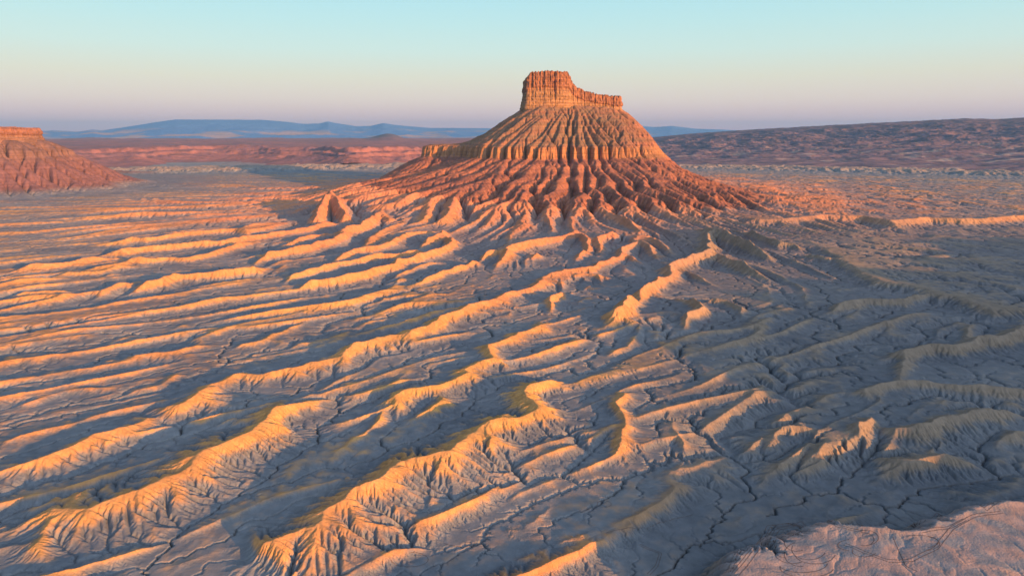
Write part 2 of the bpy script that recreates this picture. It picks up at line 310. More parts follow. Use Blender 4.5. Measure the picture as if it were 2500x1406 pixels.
def fill(z, eps):
    """priority flood"""
    n, m = z.shape; zf = z.ravel().tolist(); done = bytearray(n*m); h = []
    for i in range(n):
        for j in ((0, m-1) if 0 < i < n-1 else range(m)):
            q = i*m+j
            if not done[q]: done[q] = 1; h.append((zf[q], q))
    heapq.heapify(h); pop, push = heapq.heappop, heapq.heappush
    re = (eps*np.random.default_rng(5).uniform(.1, 1.9, n*m)).tolist()
    offs = (-m-1,-m,-m+1,-1,1,m-1,m,m+1)
    while h:
        zz, q = pop(h)
        for o in offs:
            t = q+o
            if 0 <= t < n*m and not done[t]:
                done[t] = 1; e = zz+re[t]
                if zf[t] < e: zf[t] = e
                push(h, (zf[t], t))
    return np.array(zf).reshape(n, m)
def nbmin(z):
    o = np.full_like(z, np.inf)
    for di, dj in NB: o = np.minimum(o, shifted(z, di, dj, np.inf))
    return o
def lap(z):
    p = np.pad(z, 1, mode='edge'); return (p[2:,1:-1]+p[:-2,1:-1]+p[1:-1,2:]+p[1:-1,:-2])*0.25 - z
def gslope(z, D):
    a, b = np.gradient(z); return np.hypot(a, b)/D
def up2(z, shape):
    o = np.zeros(shape); n, m = z.shape
    o[::2, ::2] = z; o[1::2, ::2] = (z[:-1]+z[1:])*.5; o[:, 1::2] = (o[:, :-2:2]+o[:, 2::2])*.5
    return o
def erode(z, D, iters, K, creep, mexp=0.45):
    w = (D*D).ravel()
    for it in range(iters):
        rec, S = receivers(z, D); A = drainage(rec, w).reshape(z.shape)
        zr = z.ravel()[rec].reshape(z.shape)
        dz = K*np.minimum(A, 3e5)**mexp*S
        z = z - np.minimum(dz, (z-zr)*0.7)
        z = z + creep*lap(z)
        z = np.maximum(z, nbmin(z)+1e-4)
    return z, A
def kmask(X, Y):
    """how easily the ground erodes: the beds of the butte and the bench at the lower right are harder"""
    P = survey(ASYM[1][3], ASYM[1][0]); d, _, sg = seg_dist(X, Y, P, np.zeros(len(P)))
    bench = np.where((sg < 0) & (np.hypot(X, Y) < 700) & (X > 20), sstep(2, 14, d), 0)
    bt = sstep(20, 90, butte_shape(X, Y))
    return (1-.85*bench)*(1-.5*bt)
def build_terrain():
    k = 4
    X, Y, D = grid(k); z, hum = macro(k)
    z = z + 0.25*fbm(X/9, Y/9, 3, 61) + (2.3*fbm(X/42, Y/42, 3, 64)+1.7*ridged(X/34, Y/34, 3, 65))*kmask(X, Y)/(1+(hum/4.0)**2)*sstep(300, 500, np.hypot(X-BX, Y-BY))
    km = kmask(X, Y); fr = sstep(330, 460, np.hypot(X-BX, Y-BY))*np.minimum(km*1.5, 1)
    z = fill(z, 2e-3); z, A = erode(z, D, 24, 0.022*km, 0.03)
    cut = np.clip(np.log(np.maximum(A, 1)/1500.0), 0, 6)*0.95*fr
    for _ in range(2): cut = np.maximum(cut, cut+.9*lap(cut))
    z = fill(z-cut, 2e-3); z, A = erode(z, D, 14, 0.022*km, 0.03)
    z = fill(z, 2e-3)
    X, Y, D = grid(2); zm = macro(2)[0]; zc = macro(4)[0]; z = up2(z, X.shape) + (zm-up2(zc, X.shape))*0.9
    z = z + 0.10*D*fbm(X/(3.5*2), Y/(3.5*2), 3, 62)
    z = fill(z, 1e-3); z, A = erode(z, D, 30, 0.020*kmask(X, Y), 0.015)
    far_ = sstep(330, 460, np.hypot(X-BX, Y-BY))
    cut = np.clip(np.log(np.maximum(A, 1)/260.0), 0, 6)*0.5*far_*np.minimum(kmask(X, Y)*1.5, 1)
    z = z - cut; z = fill(z, 1e-3)
    X, Y, D = grid(1); z = up2(z, X.shape) + (0.2*D*rng.standard_normal(X.shape) + 0.06*fbm(X/2.2, Y/2.2, 2, 63))*(.25+.75*sstep(.05, .25, gslope(up2(z, X.shape), D)))
    z = fill(z, 4e-4)
    z, A = erode(z, D, 28, (0.015+.006*sstep(500, 900, np.hypot(X, Y)))*kmask(X, Y), 0.003)
    z, _ = erode(z, D, 12, (0.020+.03*sstep(20, 50, butte_shape(X, Y)))*sstep(.12, .35, gslope(z, D))*np.minimum(kmask(X, Y)*1.9, 1), 0.0, .3)
    # thin incised washes
    q = np.log(np.maximum(A, 1)/60.0); cut = np.clip(q, 0, 6.5)*0.50*(0.6+0.4*np.minimum(D, 2))
    dil = cut.copy()
    for di, dj in ((0,1),(0,-1),(1,0),(-1,0)): dil = np.maximum(dil, .75*shifted(cut, di, dj, 0.0))
    soft = np.where(np.hypot(X, Y) < 650, dil, cut); soft = soft + .3*lap(soft)
    rb = np.hypot(X-BX, Y-BY)
    z = z - soft*sstep(330, 460, rb)*np.minimum(kmask(X, Y)*1.5, 1)
    return X, Y, D, z, A
X, Y, D, Z, A = build_terrain()

# ---- MESHES
def detail_blur(z, n):
    for _ in range(n): z = z + 0.8*lap(z)
    return z
RB = np.hypot(X-BX, Y-BY); TH = np.arctan2(Y-BY, X-BX)
def coarse_mean(z, q, it):
    zc = z[::q, ::q]; zc = detail_blur(zc, it)
    i = np.minimum(np.arange(z.shape[0])/q, zc.shape[0]-1.001); j = np.minimum(np.arange(z.shape[1])/q, zc.shape[1]-1.001)
    i0, j0 = i.astype(int), j.astype(int); a, b = (i-i0)[:, None], (j-j0)[None]
    g_ = lambda p, q_: zc[np.ix_(p, q_)]
    return g_(i0, j0)*(1-a)*(1-b)+g_(i0+1, j0)*a*(1-b)+g_(i0, j0+1)*(1-a)*b+g_(i0+1, j0+1)*a*b
exag = 1.15+(.16+.22*sstep(350, 700, np.hypot(X, Y)))*sstep(380, 520, RB)*kmask(X, Y)
exag = np.where(np.hypot(X+1560, Y-1900) < 700, 1.0, exag)
Zm = coarse_mean(Z, 8, 5); Z = Zm + (Z-Zm)*exag
relief = Z - coarse_mean(Z, 16, 8)
# resistant beds of the butte: the smooth eroded height is stretched into a cliff band
def stretch(z, lo, hi, span):
    """heights lo..hi (eroded) become a cliff of height span centred on the bed"""
    c = (lo+hi)/2; t = np.clip((z-lo)/(hi-lo), 0, 1)
    w_ = 26.0
    up = (span-(hi-lo))/2
    return z + up*np.where(z > c, np.exp(-np.maximum(z-hi, 0)/w_), -np.exp(-np.maximum(lo-z, 0)/w_))*np.where((z > lo) & (z < hi), np.abs(t*2-1), 1)
nearb = (RB < 520)
wob = 1.5*fbm(X/40, Y/40, 2, 71)
east = sstep(0.35, -0.35, TH)*0 + sstep(60, 200, X-BX)
Zb = stretch(Z+wob, 110.0, 113.5, 24.0)-wob
Z2 = np.where(nearb & (Z > 40), Z*east + Zb*(1-east), Z)
Zc = Z2 + 0.8*ridged(X/9, Y/9, 2, 72)*sstep(40, 60, Z2)*nearb*(1-east*.5)*0.6
Zf = Zc
msk_mesa = (np.hypot(X+1560, Y-1900) < 700)
Zf = np.where(msk_mesa & (Z > 20), stretch(Z, 100, 103, 12), Zf)

def col(*c): return np.array(c, dtype=np.float64)
def mixc(a, b, t): return a*(1-t[..., None]) + b*t[..., None]
CLAY = col(.150, .180, .220); PALE = col(.225, .25, .275); TAN = col(.58, .325, .095); RUST = col(.52, .215, .105)
MAROON = col(.20, .092, .075); BAND = col(.32, .165, .085); UPPER = col(.205, .133, .085); CAP = col(.44, .24, .13)
n1 = fbm(X/60, Y/60, 4, 81); n2 = fbm(X/7, Y/7, 3, 82); n3 = fbm(X/260, Y/260, 3, 83)
gy, gx = np.gradient(Zf); slope = np.hypot(gx, gy)/D
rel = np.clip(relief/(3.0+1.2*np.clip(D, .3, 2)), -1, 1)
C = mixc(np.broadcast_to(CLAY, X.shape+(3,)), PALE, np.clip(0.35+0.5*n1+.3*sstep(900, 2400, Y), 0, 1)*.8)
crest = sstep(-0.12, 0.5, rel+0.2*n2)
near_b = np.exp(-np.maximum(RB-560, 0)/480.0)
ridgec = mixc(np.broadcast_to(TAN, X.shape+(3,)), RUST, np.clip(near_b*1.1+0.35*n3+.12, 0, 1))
shale_shade = sstep(.10, .34, np.arctan2(X, Y)+.05*fbm(X/90, Y/90, 3, 89))*(1-sstep(950, 1300, Y))
ridgec = mixc(ridgec, np.broadcast_to(col(.31, .255, .20), C.shape), shale_shade*.9)
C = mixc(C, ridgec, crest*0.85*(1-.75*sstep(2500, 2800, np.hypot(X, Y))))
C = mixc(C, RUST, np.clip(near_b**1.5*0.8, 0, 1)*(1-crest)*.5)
onb = sstep(6, 30, butte_shape(X, Y))*nearb
strata = fbm(Zf/9, TH*1.5, 3, 85)
low = mixc(np.broadcast_to(MAROON, X.shape+(3,)), RUST, np.clip(.4+strata*.5+n2*.3, 0, 1)*.5)
C = C*(1-.16*shale_shade)[..., None]  # right field darkened in its own colour for the shadow over it
C = mixc(C, low, onb)
C = mixc(C, np.broadcast_to(BAND, C.shape), onb*sstep(98, 102, Zf+wob)*(1-sstep(123, 127, Zf+wob)))
up_ = mixc(np.broadcast_to(UPPER, X.shape+(3,)), low, np.clip(.25+strata*.4+east*.45, 0, 1))
C = mixc(C, up_, onb*sstep(123, 128, Zf+wob))
mm = msk_mesa*sstep(8, 25, Z)
C = mixc(C, mixc(np.broadcast_to(col(.175,.095,.10), C.shape), np.broadcast_to(col(.17,.105,.095), C.shape), sstep(70, 110, Z)), mm)
Pb = survey(ASYM[1][3], ASYM[1][0]); db_, _, sb_ = seg_dist(X[:900], Y[:900], Pb, np.zeros(len(Pb)))
bm = np.zeros(X.shape); bm[:900] = np.where((X[:900] > 20), np.where(sb_ < 0, 1.0, 1-sstep(1, 9, db_)), 0)
C = mixc(C, mixc(np.broadcast_to(col(.38, .285, .27), C.shape), np.broadcast_to(col(.20, .225, .27), C.shape), np.clip(.5+1.3*fbm(X/26+1.2*fbm(X/20, Y/20, 2, 90), Y/11+1.2*fbm(X/20+9, Y/20, 2, 91), 3, 88), 0, 1)), bm*.85)
WASH_SHADE = col(.10, .095, .10); lA = np.log(np.maximum(A, 1)); lA[:1500] = np.maximum.reduce([lA[:1500]]+[.94*shifted(lA, a_, b_, 0.0)[:1500] for a_, b_ in ((0, 1), (1, 0))])
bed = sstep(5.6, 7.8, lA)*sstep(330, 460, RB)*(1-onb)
C = mixc(C, np.broadcast_to(WASH_SHADE, C.shape), bed*.85)  # shade of the narrow channels painted dark into the ground colour
C = C*(1+0.10*n2+0.06*n1)[..., None]
C = np.clip(C, 0.02, 0.8)

def nmat(name, base=None, rough=0.95, grain=14.0, amp=0.22, bump=0.25, bscale=1.2, attr=True, strata=False):
    m = bpy.data.materials.new(name); m.use_nodes = True; t = m.node_tree; b = t.nodes['Principled BSDF']
    b.inputs['Roughness'].default_value = rough; b.inputs['Specular IOR Level'].default_value = 0.15
    ge = t.nodes.new('ShaderNodeNewGeometry'); nz = t.nodes.new('ShaderNodeTexNoise'); nz.inputs['Scale'].default_value = 1.0/grain; nz.inputs['Detail'].default_value = 8; nz.inputs['Roughness'].default_value = .65
    t.links.new(ge.outputs['Position'], nz.inputs['Vector'])
    m2 = t.nodes.new('ShaderNodeMapRange'); m2.inputs[1].default_value = .3; m2.inputs[2].default_value = .7; m2.inputs[3].default_value = 1-amp; m2.inputs[4].default_value = 1+amp
    t.links.new(nz.outputs[0], m2.inputs[0])
    mx = t.nodes.new('ShaderNodeVectorMath'); mx.operation = 'SCALE'
    if strata:
        vm = t.nodes.new('ShaderNodeVectorMath'); vm.operation = 'MULTIPLY'; vm.inputs[1].default_value = (.006, .006, .32)
        t.links.new(ge.outputs['Position'], vm.inputs[0]); ns = t.nodes.new('ShaderNodeTexNoise'); ns.inputs['Scale'].default_value = 1.0; ns.inputs['Detail'].default_value = 3; t.links.new(vm.outputs[0], ns.inputs['Vector'])
        ms = t.nodes.new('ShaderNodeMapRange'); ms.inputs[1].default_value = .38; ms.inputs[2].default_value = .62; ms.inputs[3].default_value = .86; ms.inputs[4].default_value = 1.12; t.links.new(ns.outputs[0], ms.inputs[0])
        mu = t.nodes.new('ShaderNodeMath'); mu.operation = 'MULTIPLY'; t.links.new(m2.outputs[0], mu.inputs[0]); t.links.new(ms.outputs[0], mu.inputs[1]); m2 = mu
    if attr:
        a = t.nodes.new('ShaderNodeAttribute'); a.attribute_name = 'soil'; t.links.new(a.outputs['Color'], mx.inputs[0])
    else: mx.inputs[0].default_value = base
    t.links.new(m2.outputs[0], mx.inputs['Scale']); t.links.new(mx.outputs[0], b.inputs['Base Color'])
    n_ = t.nodes.new('ShaderNodeTexNoise'); n_.inputs['Scale'].default_value = bscale; n_.inputs['Detail'].default_value = 6
    t.links.new(ge.outputs['Position'], n_.inputs['Vector'])
    bu = t.nodes.new('ShaderNodeBump'); bu.inputs['Strength'].default_value = bump; bu.inputs['Distance'].default_value = 0.5
    t.links.new(n_.outputs[0], bu.inputs['Height']); t.links.new(bu.outputs[0], b.inputs['Normal'])
    return m
def mesh(name, V, F, mat, colr=None, parent=None, smooth=True, kind='structure', label=None, cat=None):
    me = bpy.data.meshes.new(name); V = np.ascontiguousarray(V, dtype=np.float32); F = np.ascontiguousarray(F, dtype=np.int32)
    me.vertices.add(len(V)); me.vertices.foreach_set('co', V.ravel())
    me.loops.add(F.size); me.loops.foreach_set('vertex_index', F.ravel())
    me.polygons.add(len(F)); me.polygons.foreach_set('loop_start', np.arange(0, F.size, F.shape[1], dtype=np.int32))
    me.update(calc_edges=True)
    me.polygons.foreach_set('use_smooth', np.full(len(F), smooth))
    if colr is not None:
        ca = me.color_attributes.new('soil', 'FLOAT_COLOR', 'POINT')
        cc = np.ones((len(V), 4), np.float32); cc[:, :3] = colr; ca.data.foreach_set('color', cc.ravel())
    me.materials.append(mat)
    o = bpy.data.objects.new(name, me); sc.collection.objects.link(o)
    if parent is not None: o.parent = parent
    else:
        if kind: o['kind'] = kind
        if label: o['label'] = label
        if cat: o['category'] = cat
    return o
def gridfaces(n, m, mask=None):
    i = np.arange(n*m).reshape(n, m); F = np.stack([i[:-1, :-1], i[:-1, 1:], i[1:, 1:], i[1:, :-1]], -1)[..., ::-1]
    F = F.reshape(-1, 4)
    return F if mask is None else F[mask.ravel()]
def sub(V, F, Cc):
    u, inv = np.unique(F, return_inverse=True); return V[u], inv.reshape(F.shape), (None if Cc is None else Cc[u])
M_SOIL = nmat('badland_clay', grain=6, amp=.16, bump=.35, bscale=1.5)
M_ROCK = nmat('butte_rock', grain=5, amp=.2, bump=.7, bscale=.6, strata=True)
M_FAR = nmat('far_ground', grain=60, amp=.25, bump=.0, bscale=.02)
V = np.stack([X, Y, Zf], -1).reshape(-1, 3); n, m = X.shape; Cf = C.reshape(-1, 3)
face_c = lambda a: a[:-1, :-1]
part = np.zeros((n-1, m-1), int)
bs = butte_shape(X, Y)
inb = face_c((bs > 14) & nearb)
part[inb] = 1
zz = face_c(Zf+wob)
part[inb & (zz > 100.5) & (zz <= 124) & face_c(east < .5)] = 2
part[inb & ((zz > 124) | (face_c(east >= .5) & (zz > 112)))] = 3
inm = face_c(msk_mesa & (mesa_shape(X, Y) > 14)); part[inm] = 4
def thing(name, loc, label, cat, kind='structure', group=None):
    o = bpy.data.objects.new(name, None); sc.collection.objects.link(o); o.location = loc
    o['label'] = label; o['category'] = cat
    if kind: o['kind'] = kind
    return o
def keep(o): o.matrix_parent_inverse = o.parent.matrix_world.inverted()
butte = thing('butte', (BX, BY, 0), 'tall orange sandstone butte with a blocky caprock above gullied slopes', 'butte', kind=None)
mesa = thing('mesa', (-1560, 1900, 0), 'flat topped brown mesa cut off by the left edge of the view', 'mesa', kind=None)
bpy.context.view_layer.update()
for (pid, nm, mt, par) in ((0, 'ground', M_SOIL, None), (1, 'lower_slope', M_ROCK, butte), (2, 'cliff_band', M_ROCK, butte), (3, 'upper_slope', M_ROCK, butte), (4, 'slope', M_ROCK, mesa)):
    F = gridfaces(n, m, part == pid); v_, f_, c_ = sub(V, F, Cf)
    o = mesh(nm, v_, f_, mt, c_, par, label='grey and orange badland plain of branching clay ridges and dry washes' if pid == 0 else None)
    if par is not None: keep(o)

# caprock: a wall swept round its outline, with columns, ledges and a stepped top
def caprock(outline, zb, zt, par, nm, colr, batter=10, seed=0, seg=1.0, depth=1.0):
    P = np.array(outline, float); Q = np.roll(P, -1, 0); L = np.hypot(*(Q-P).T); N = int(L.sum()/seg); s = np.linspace(0, L.sum(), N, endpoint=False)
    cum = np.concatenate([[0], np.cumsum(L)]); Pc = np.vstack([P, P[:1]])
    x = np.interp(s, cum, Pc[:, 0]); y = np.interp(s, cum, Pc[:, 1])
    for _ in range(int(6/seg)): x = (np.roll(x, 1)+x*2+np.roll(x, -1))/4; y = (np.roll(y, 1)+y*2+np.roll(y, -1))/4
    tx, ty = np.roll(x, -1)-np.roll(x, 1), np.roll(y, -1)-np.roll(y, 1); ln = np.hypot(tx, ty); nx, ny = ty/ln, -tx/ln
    H = 70; t = np.linspace(0, 1, H)[:, None]
    b0, t0 = zb(x, y), zt(x, y)
    z = b0 + (t0-b0)*t
    colm = np.abs(perlin(x/11, y/11, seed))*1.0; colm2 = np.abs(perlin(x/4.2, y/4.2, seed+3))
    amp_ = .5+1.2*np.abs(perlin(x/28, y/28, seed+20))
    colm = colm+0*t+.25*np.abs(perlin(x/20+3, z/18, seed+21)); colm2 = colm2+.3*np.abs(perlin(x/9+5, z/12, seed+22))
    crack = (-5.0*depth*np.exp(-(colm/.13)**2) - 1.8*depth*np.exp(-(colm2/.16)**2))*amp_
    d = crack*(.12+.88*sstep(.1, .8, t)) + (2.0*depth*perlin(x/6+0*t, z/7, seed+5) + 1.1*depth*perlin(x/2.2+0*t, z/9, seed+6))*(.3+.7*t)
    ledge = .7*depth*np.sin(z*0.9+perlin(x/30, z/30, seed)*2)*sstep(.0, .3, .62-t)
    d = d + ledge + batter*(1-t)**1.3 + 3*sstep(.60, .66, t)*depth - 3.0*sstep(.965, 1, t)
    XX, YY = x+nx*d, y+ny*d
    ZZ = z + (1.8*perlin(x/5, y/5, seed+8)+1.6*(np.abs(perlin(x/9, y/9, seed+4)) > .25))*t
    k = np.linspace(1, 0.0, 12)[1:, None]; cx, cy = x.mean(), y.mean()
    # roof rings drawn in towards the spine
    px = np.clip(x, x.min()+25, x.max()-25); py = cy + (px-cx)*0.10
    RX = px+(XX[-1]-px)*k; RY = py+(YY[-1]-py)*k; RZ = zt(RX, RY) + (ZZ[-1]-t0)*k + 1.2*fbm(RX/8, RY/8, 3, seed+9)*(1-k*.5)
    V = np.stack([np.vstack([XX, RX]), np.vstack([YY, RY]), np.vstack([ZZ, RZ])], -1); h = V.shape[0]
    i = np.arange(h*N).reshape(h, N); j = np.roll(i, -1, 1)
    F = np.stack([i[:-1], j[:-1], j[1:], i[1:]], -1).reshape(-1, 4)
    T = np.vstack([t+0*x, np.ones((h-H, N))]); zz_ = V[..., 2]
    st = fbm(zz_/5, V[..., 0]/60, 3, seed+11)
    c0 = colr[0]*(1-sstep(.5, .68, T)[..., None]) + colr[1]*sstep(.5, .68, T)[..., None]
    c0 = c0*(1+.22*st+.12*perlin(V[..., 0]/5, zz_/14, seed+12))[..., None]
    o = mesh(nm, V.reshape(-1, 3), F, M_ROCK, c0.reshape(-1, 3), par, smooth=False); keep(o); return o
BX -= 9
wt = lambda pts_: (lambda x, y: np.interp(x, [p[0] for p in pts_], [p[1] for p in pts_]))
bz = wt([(BX-110, 214), (BX-20, 214), (BX+60, 204), (BX+130, 192)])
tz = wt([(BX-108, 278), (BX-98, 292), (BX-50, 296), (BX-10, 294), (BX-2, 276), (BX+8, 262), (BX+30, 252), (BX+60, 245), (BX+90, 241), (BX+125, 238)])
oy = lambda x: BY+(x-BX)*0.10
outl = [(BX-104, oy(BX-104)-26), (BX-60, oy(BX-60)-36), (BX-15, oy(BX-15)-33), (BX+15, oy(BX+15)-22), (BX+60, oy(BX+60)-20), (BX+118, oy(BX+118)-22),
        (BX+120, oy(BX+120)+22), (BX+50, oy(BX+50)+24), (BX-20, oy(BX-20)+34), (BX-90, oy(BX-90)+34), (BX-112, oy(BX-112)+8)]
caprock(outl, lambda x, y: bz(x, y)-14, tz, butte, 'caprock', (col(.28, .165, .09), col(.25, .12, .07)), batter=13, seed=3, seg=.7)
BX += 9
ml = [(-1800, 1710), (-1470, 1712), (-1362, 1780), (-1330, 1890), (-1360, 2020), (-1510, 2080), (-1800, 2080)]
caprock(ml, lambda x, y: 122+0*x, lambda x, y: 172-4*sstep(-1480, -1390, x)+0*y, mesa, 'caprock', (col(.24, .14, .10), col(.22, .11, .08)), batter=16, seed=17, seg=1.6, depth=1.4)

# ------------------------------------------------------------------ country beyond the badlands
def polar_patch(name, th0, th1, r0, r1, nth, nr, hfun, cfun, mat=None, label=None, geom=True):
    th = np.radians(np.linspace(th0, th1, nth)); r = np.geomspace(r0, r1, nr) if geom else np.linspace(r0, r1, nr)
    T, Rr = np.meshgrid(th, r); x, y = Rr*np.sin(T), Rr*np.cos(T); z = hfun(x, y, T, Rr)
    return mesh(name, np.stack([x, y, z], -1).reshape(-1, 3), gridfaces(nr, nth), mat or M_FAR, cfun(x, y, z, T, Rr).reshape(-1, 3), label=label)
zedge = Z[-1]; thedge = (np.arange(m)-NT/2)*DT
def plain_h(x, y, T, r):
    e = np.interp(T, thedge, zedge)
    f = -2 + 5*fbm(x/900, y/500, 4, 101) + 3*np.clip(ridged(x/260, y/120, 3, 103), 0, 2)
    return e*(1-sstep(3300, 3600, r)) + f*sstep(3300, 3600, r)
def plain_c(x, y, z, T, r):
    a = mixc(np.broadcast_to(PALE, x.shape+(3,)), np.broadcast_to(col(.30, .18, .16), x.shape+(3,)), np.clip(.25+.6*fbm(x/1200, y/400, 4, 105)+.5*sstep(4000, 9000, r), 0, 1))
    return a*(1+.15*fbm(x/120, y/60, 3, 106))[..., None]
polar_patch('plain', math.degrees(thedge[0]), math.degrees(thedge[-1]), R1*0.9995, 60000, 900, 500, plain_h, plain_c, label='pale flat desert plain stretching to the horizon')
# plain behind and beside the camera, so that there is ground all round, plus a rise added for shade
tt = np.radians(np.linspace(math.degrees(thedge[-1])-.05, 360+math.degrees(thedge[0])+.05, 260)); rr_ = np.concatenate([[0.5], np.geomspace(R0, 3000, 300), np.geomspace(3100, 60000, 60)])
T_, R_ = np.meshgrid(tt, rr_); xx, yy = R_*np.sin(T_), R_*np.cos(T_)
ho, _, _ = seg_dist(xx, yy, np.array([[470., 140.], [700., 300.], [1050., 640.]]), np.zeros(3))
shade_hill = 84*np.clip(1-ho/150, 0, 1)**.8*(1+.12*fbm(xx/60, yy/60, 3, 97))  # made-up rise out of view, placed to shade the right field
mesh('outer_ground', np.stack([xx, yy, -8+2*fbm(xx/300, yy/300, 3, 99)+shade_hill], -1).reshape(-1, 3), gridfaces(len(rr_), len(tt)), M_FAR, np.broadcast_to(CLAY, (xx.size, 3)), label='bare clay ground round the viewpoint with an unseen rise added for shade')
tt = np.radians(np.linspace(math.degrees(thedge[0])-.5, math.degrees(thedge[-1])+.5, 60)); T_, R_ = np.meshgrid(tt, np.linspace(.5, R0*1.01, 12)); xx, yy = R_*np.sin(T_), R_*np.cos(T_)
mesh('near_ground', np.stack([xx, yy, -9+0*xx], -1).reshape(-1, 3), gridfaces(12, 60), M_FAR, np.broadcast_to(CLAY, (xx.size, 3)), label='bare clay ground straight below the viewpoint')

def zof(v, r):        # height seen on photo row v at distance r (near the middle columns)
    return CAM_Z + r*math.tan(math.atan((703-v)/FPX) - PITCH)
def thof(u, v=330):   # bearing of photo column u
    a, c = (u-1250.0)/FPX, -(v-703.0)/FPX; return math.atan2(a, CP+c*SP)
def skyline(pt, r):   # [(u, v)] -> bearing/height tables at distance r
    th, z = [], []
    for u, v in pt:
        a, c = (u-1250.0)/FPX, -(v-703.0)/FPX; dx, dy, dz = a, CP+c*SP, -SP+c*CP
        th.append(math.atan2(dx, dy)); z.append(CAM_Z + r*dz/math.hypot(dx, dy))
    return np.array(th), np.array(z)
# long dip slope on the right
rs_t, rs_z = skyline([(1300, 345), (1590, 338), (1700, 328), (1850, 318), (2000, 310), (2200, 300), (2360, 292), (2440, 294), (2500, 290), (2650, 285)], 6500)
def rs_h(x, y, T, r):
    c = np.interp(T, rs_t, rs_z); t = (r-3350)/(6500-3350)
    u = np.clip(t, 0, 1); n_ = fbm(x/300, y/300, 5, 111); g_ = ridged(x/260+y/600, y/420, 5, 112, .6)
    z = (c+8)*(u**0.85) + (20*n_+16*g_-14)*u*(1-u)*2.2*1.3
    return np.where(t > 1, c*(1-(t-1)*.5), z) - 6*(1-sstep(0, .03, t)) + 2.5*fbm(x/60, y/60, 3, 113)*u
def rs_c(x, y, z, T, r):
    a = mixc(np.broadcast_to(col(.24, .16, .18), x.shape+(3,)), np.broadcast_to(col(.10, .09, .13), x.shape+(3,)), np.clip(.45+.8*fbm(x/150, y/70, 5, 115, .65)+.3*sstep(4200, 6200, r), 0, 1))
    return mixc(a, np.broadcast_to(col(.46, .38, .33), a.shape), sstep(.35, .7, fbm(x/230, y/90, 4, 116))*(1-sstep(3700, 5000, r))*.6)
polar_patch('long_ridge', 7.5, 45, 3350, 7600, 900, 420, rs_h, rs_c, label='long dark purple slope rising to the right behind the plain')
# red rock plateau on the left, with a cliff and a dark mound on it
def pl_h(x, y, T, r):
    deg = np.degrees(T); top = 72+12*fbm(x/700, y/700, 4, 121)
    front = 4300 + 500*fbm(T*6, T*0, 3, 123) - 350*sstep(-17, -12, deg)
    t = (r-front)/500; z = top*(.42*sstep(-1.2, .1, t)+.25*sstep(.1, .22, t)+.33*sstep(.6, .75, t))
    z = z + 9*ridged(x/150, y/120, 4, 124)*sstep(-1, 0, t)*(1-sstep(.8, 1.6, t))
    z = z + 18*sstep(5500, 8000, r)*(1+fbm(x/1500, y/900, 3, 125))
    z = z + 52*np.exp(-((deg+9.9)/1.05)**2)*np.exp(-((r-9000)/700)**2) + 30*np.exp(-((deg+10.8)/2.0)**2)*np.exp(-((r-9000)/900)**2)
    z = z + 24*np.exp(-((deg+3.8)/1.2)**2)*np.exp(-((r-9600)/700)**2)
    return z*sstep(45000, 12000, r) - 3 - 6*(1-sstep(-1.4, -1.1, t))
def pl_c(x, y, z, T, r):
    deg = np.degrees(T); a = mixc(np.broadcast_to(col(.30, .14, .125), x.shape+(3,)), np.broadcast_to(col(.20, .12, .14), x.shape+(3,)), np.clip(.4+.8*fbm(x/500, y/300, 5, 126)-.3*sstep(-16, -11, deg), 0, 1))
    return mixc(a, np.broadcast_to(col(.12, .11, .13), a.shape), np.exp(-((deg+10.2)/1.8)**2)*np.exp(-((r-9000)/900)**2))
polar_patch('red_plateau', -36, 2, 3400, 14000, 900, 420, pl_h, pl_c, label='low red rock plateau with cliffs beyond the left plain')
# far mountains, the blue of the haze painted into their colour
def mount(name, pt, r, depth, label, c, rough):
    t_, z_ = skyline(pt, r)
    def h(x, y, T, rr):
        cz = np.interp(T, t_, z_); k = np.clip(1-np.abs(rr-r)/depth, 0, 1)
        return (cz+rough*.0)*k**1.1 + rough*ridged(x/1800, y/1800, 4, 131)*k*(1-k)*3 - 10
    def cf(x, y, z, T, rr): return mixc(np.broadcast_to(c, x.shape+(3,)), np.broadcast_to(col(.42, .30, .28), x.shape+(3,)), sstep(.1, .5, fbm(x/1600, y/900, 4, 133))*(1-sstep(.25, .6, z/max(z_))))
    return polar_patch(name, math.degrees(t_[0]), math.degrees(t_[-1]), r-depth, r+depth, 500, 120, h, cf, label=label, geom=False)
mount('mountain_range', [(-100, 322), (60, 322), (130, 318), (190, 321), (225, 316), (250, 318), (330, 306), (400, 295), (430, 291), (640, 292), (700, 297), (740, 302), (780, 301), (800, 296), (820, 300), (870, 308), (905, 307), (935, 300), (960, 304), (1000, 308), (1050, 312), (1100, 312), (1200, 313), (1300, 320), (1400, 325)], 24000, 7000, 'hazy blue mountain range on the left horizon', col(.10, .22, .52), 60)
mount('distant_range', [(1380, 325), (1500, 308), (1560, 307), (1600, 310), (1640, 307), (1700, 314), (1760, 316), (1830, 319), (1950, 326), (2050, 334)], 26000, 6000, 'small hazy blue range right of the butte', col(.10, .22, .52), 50)

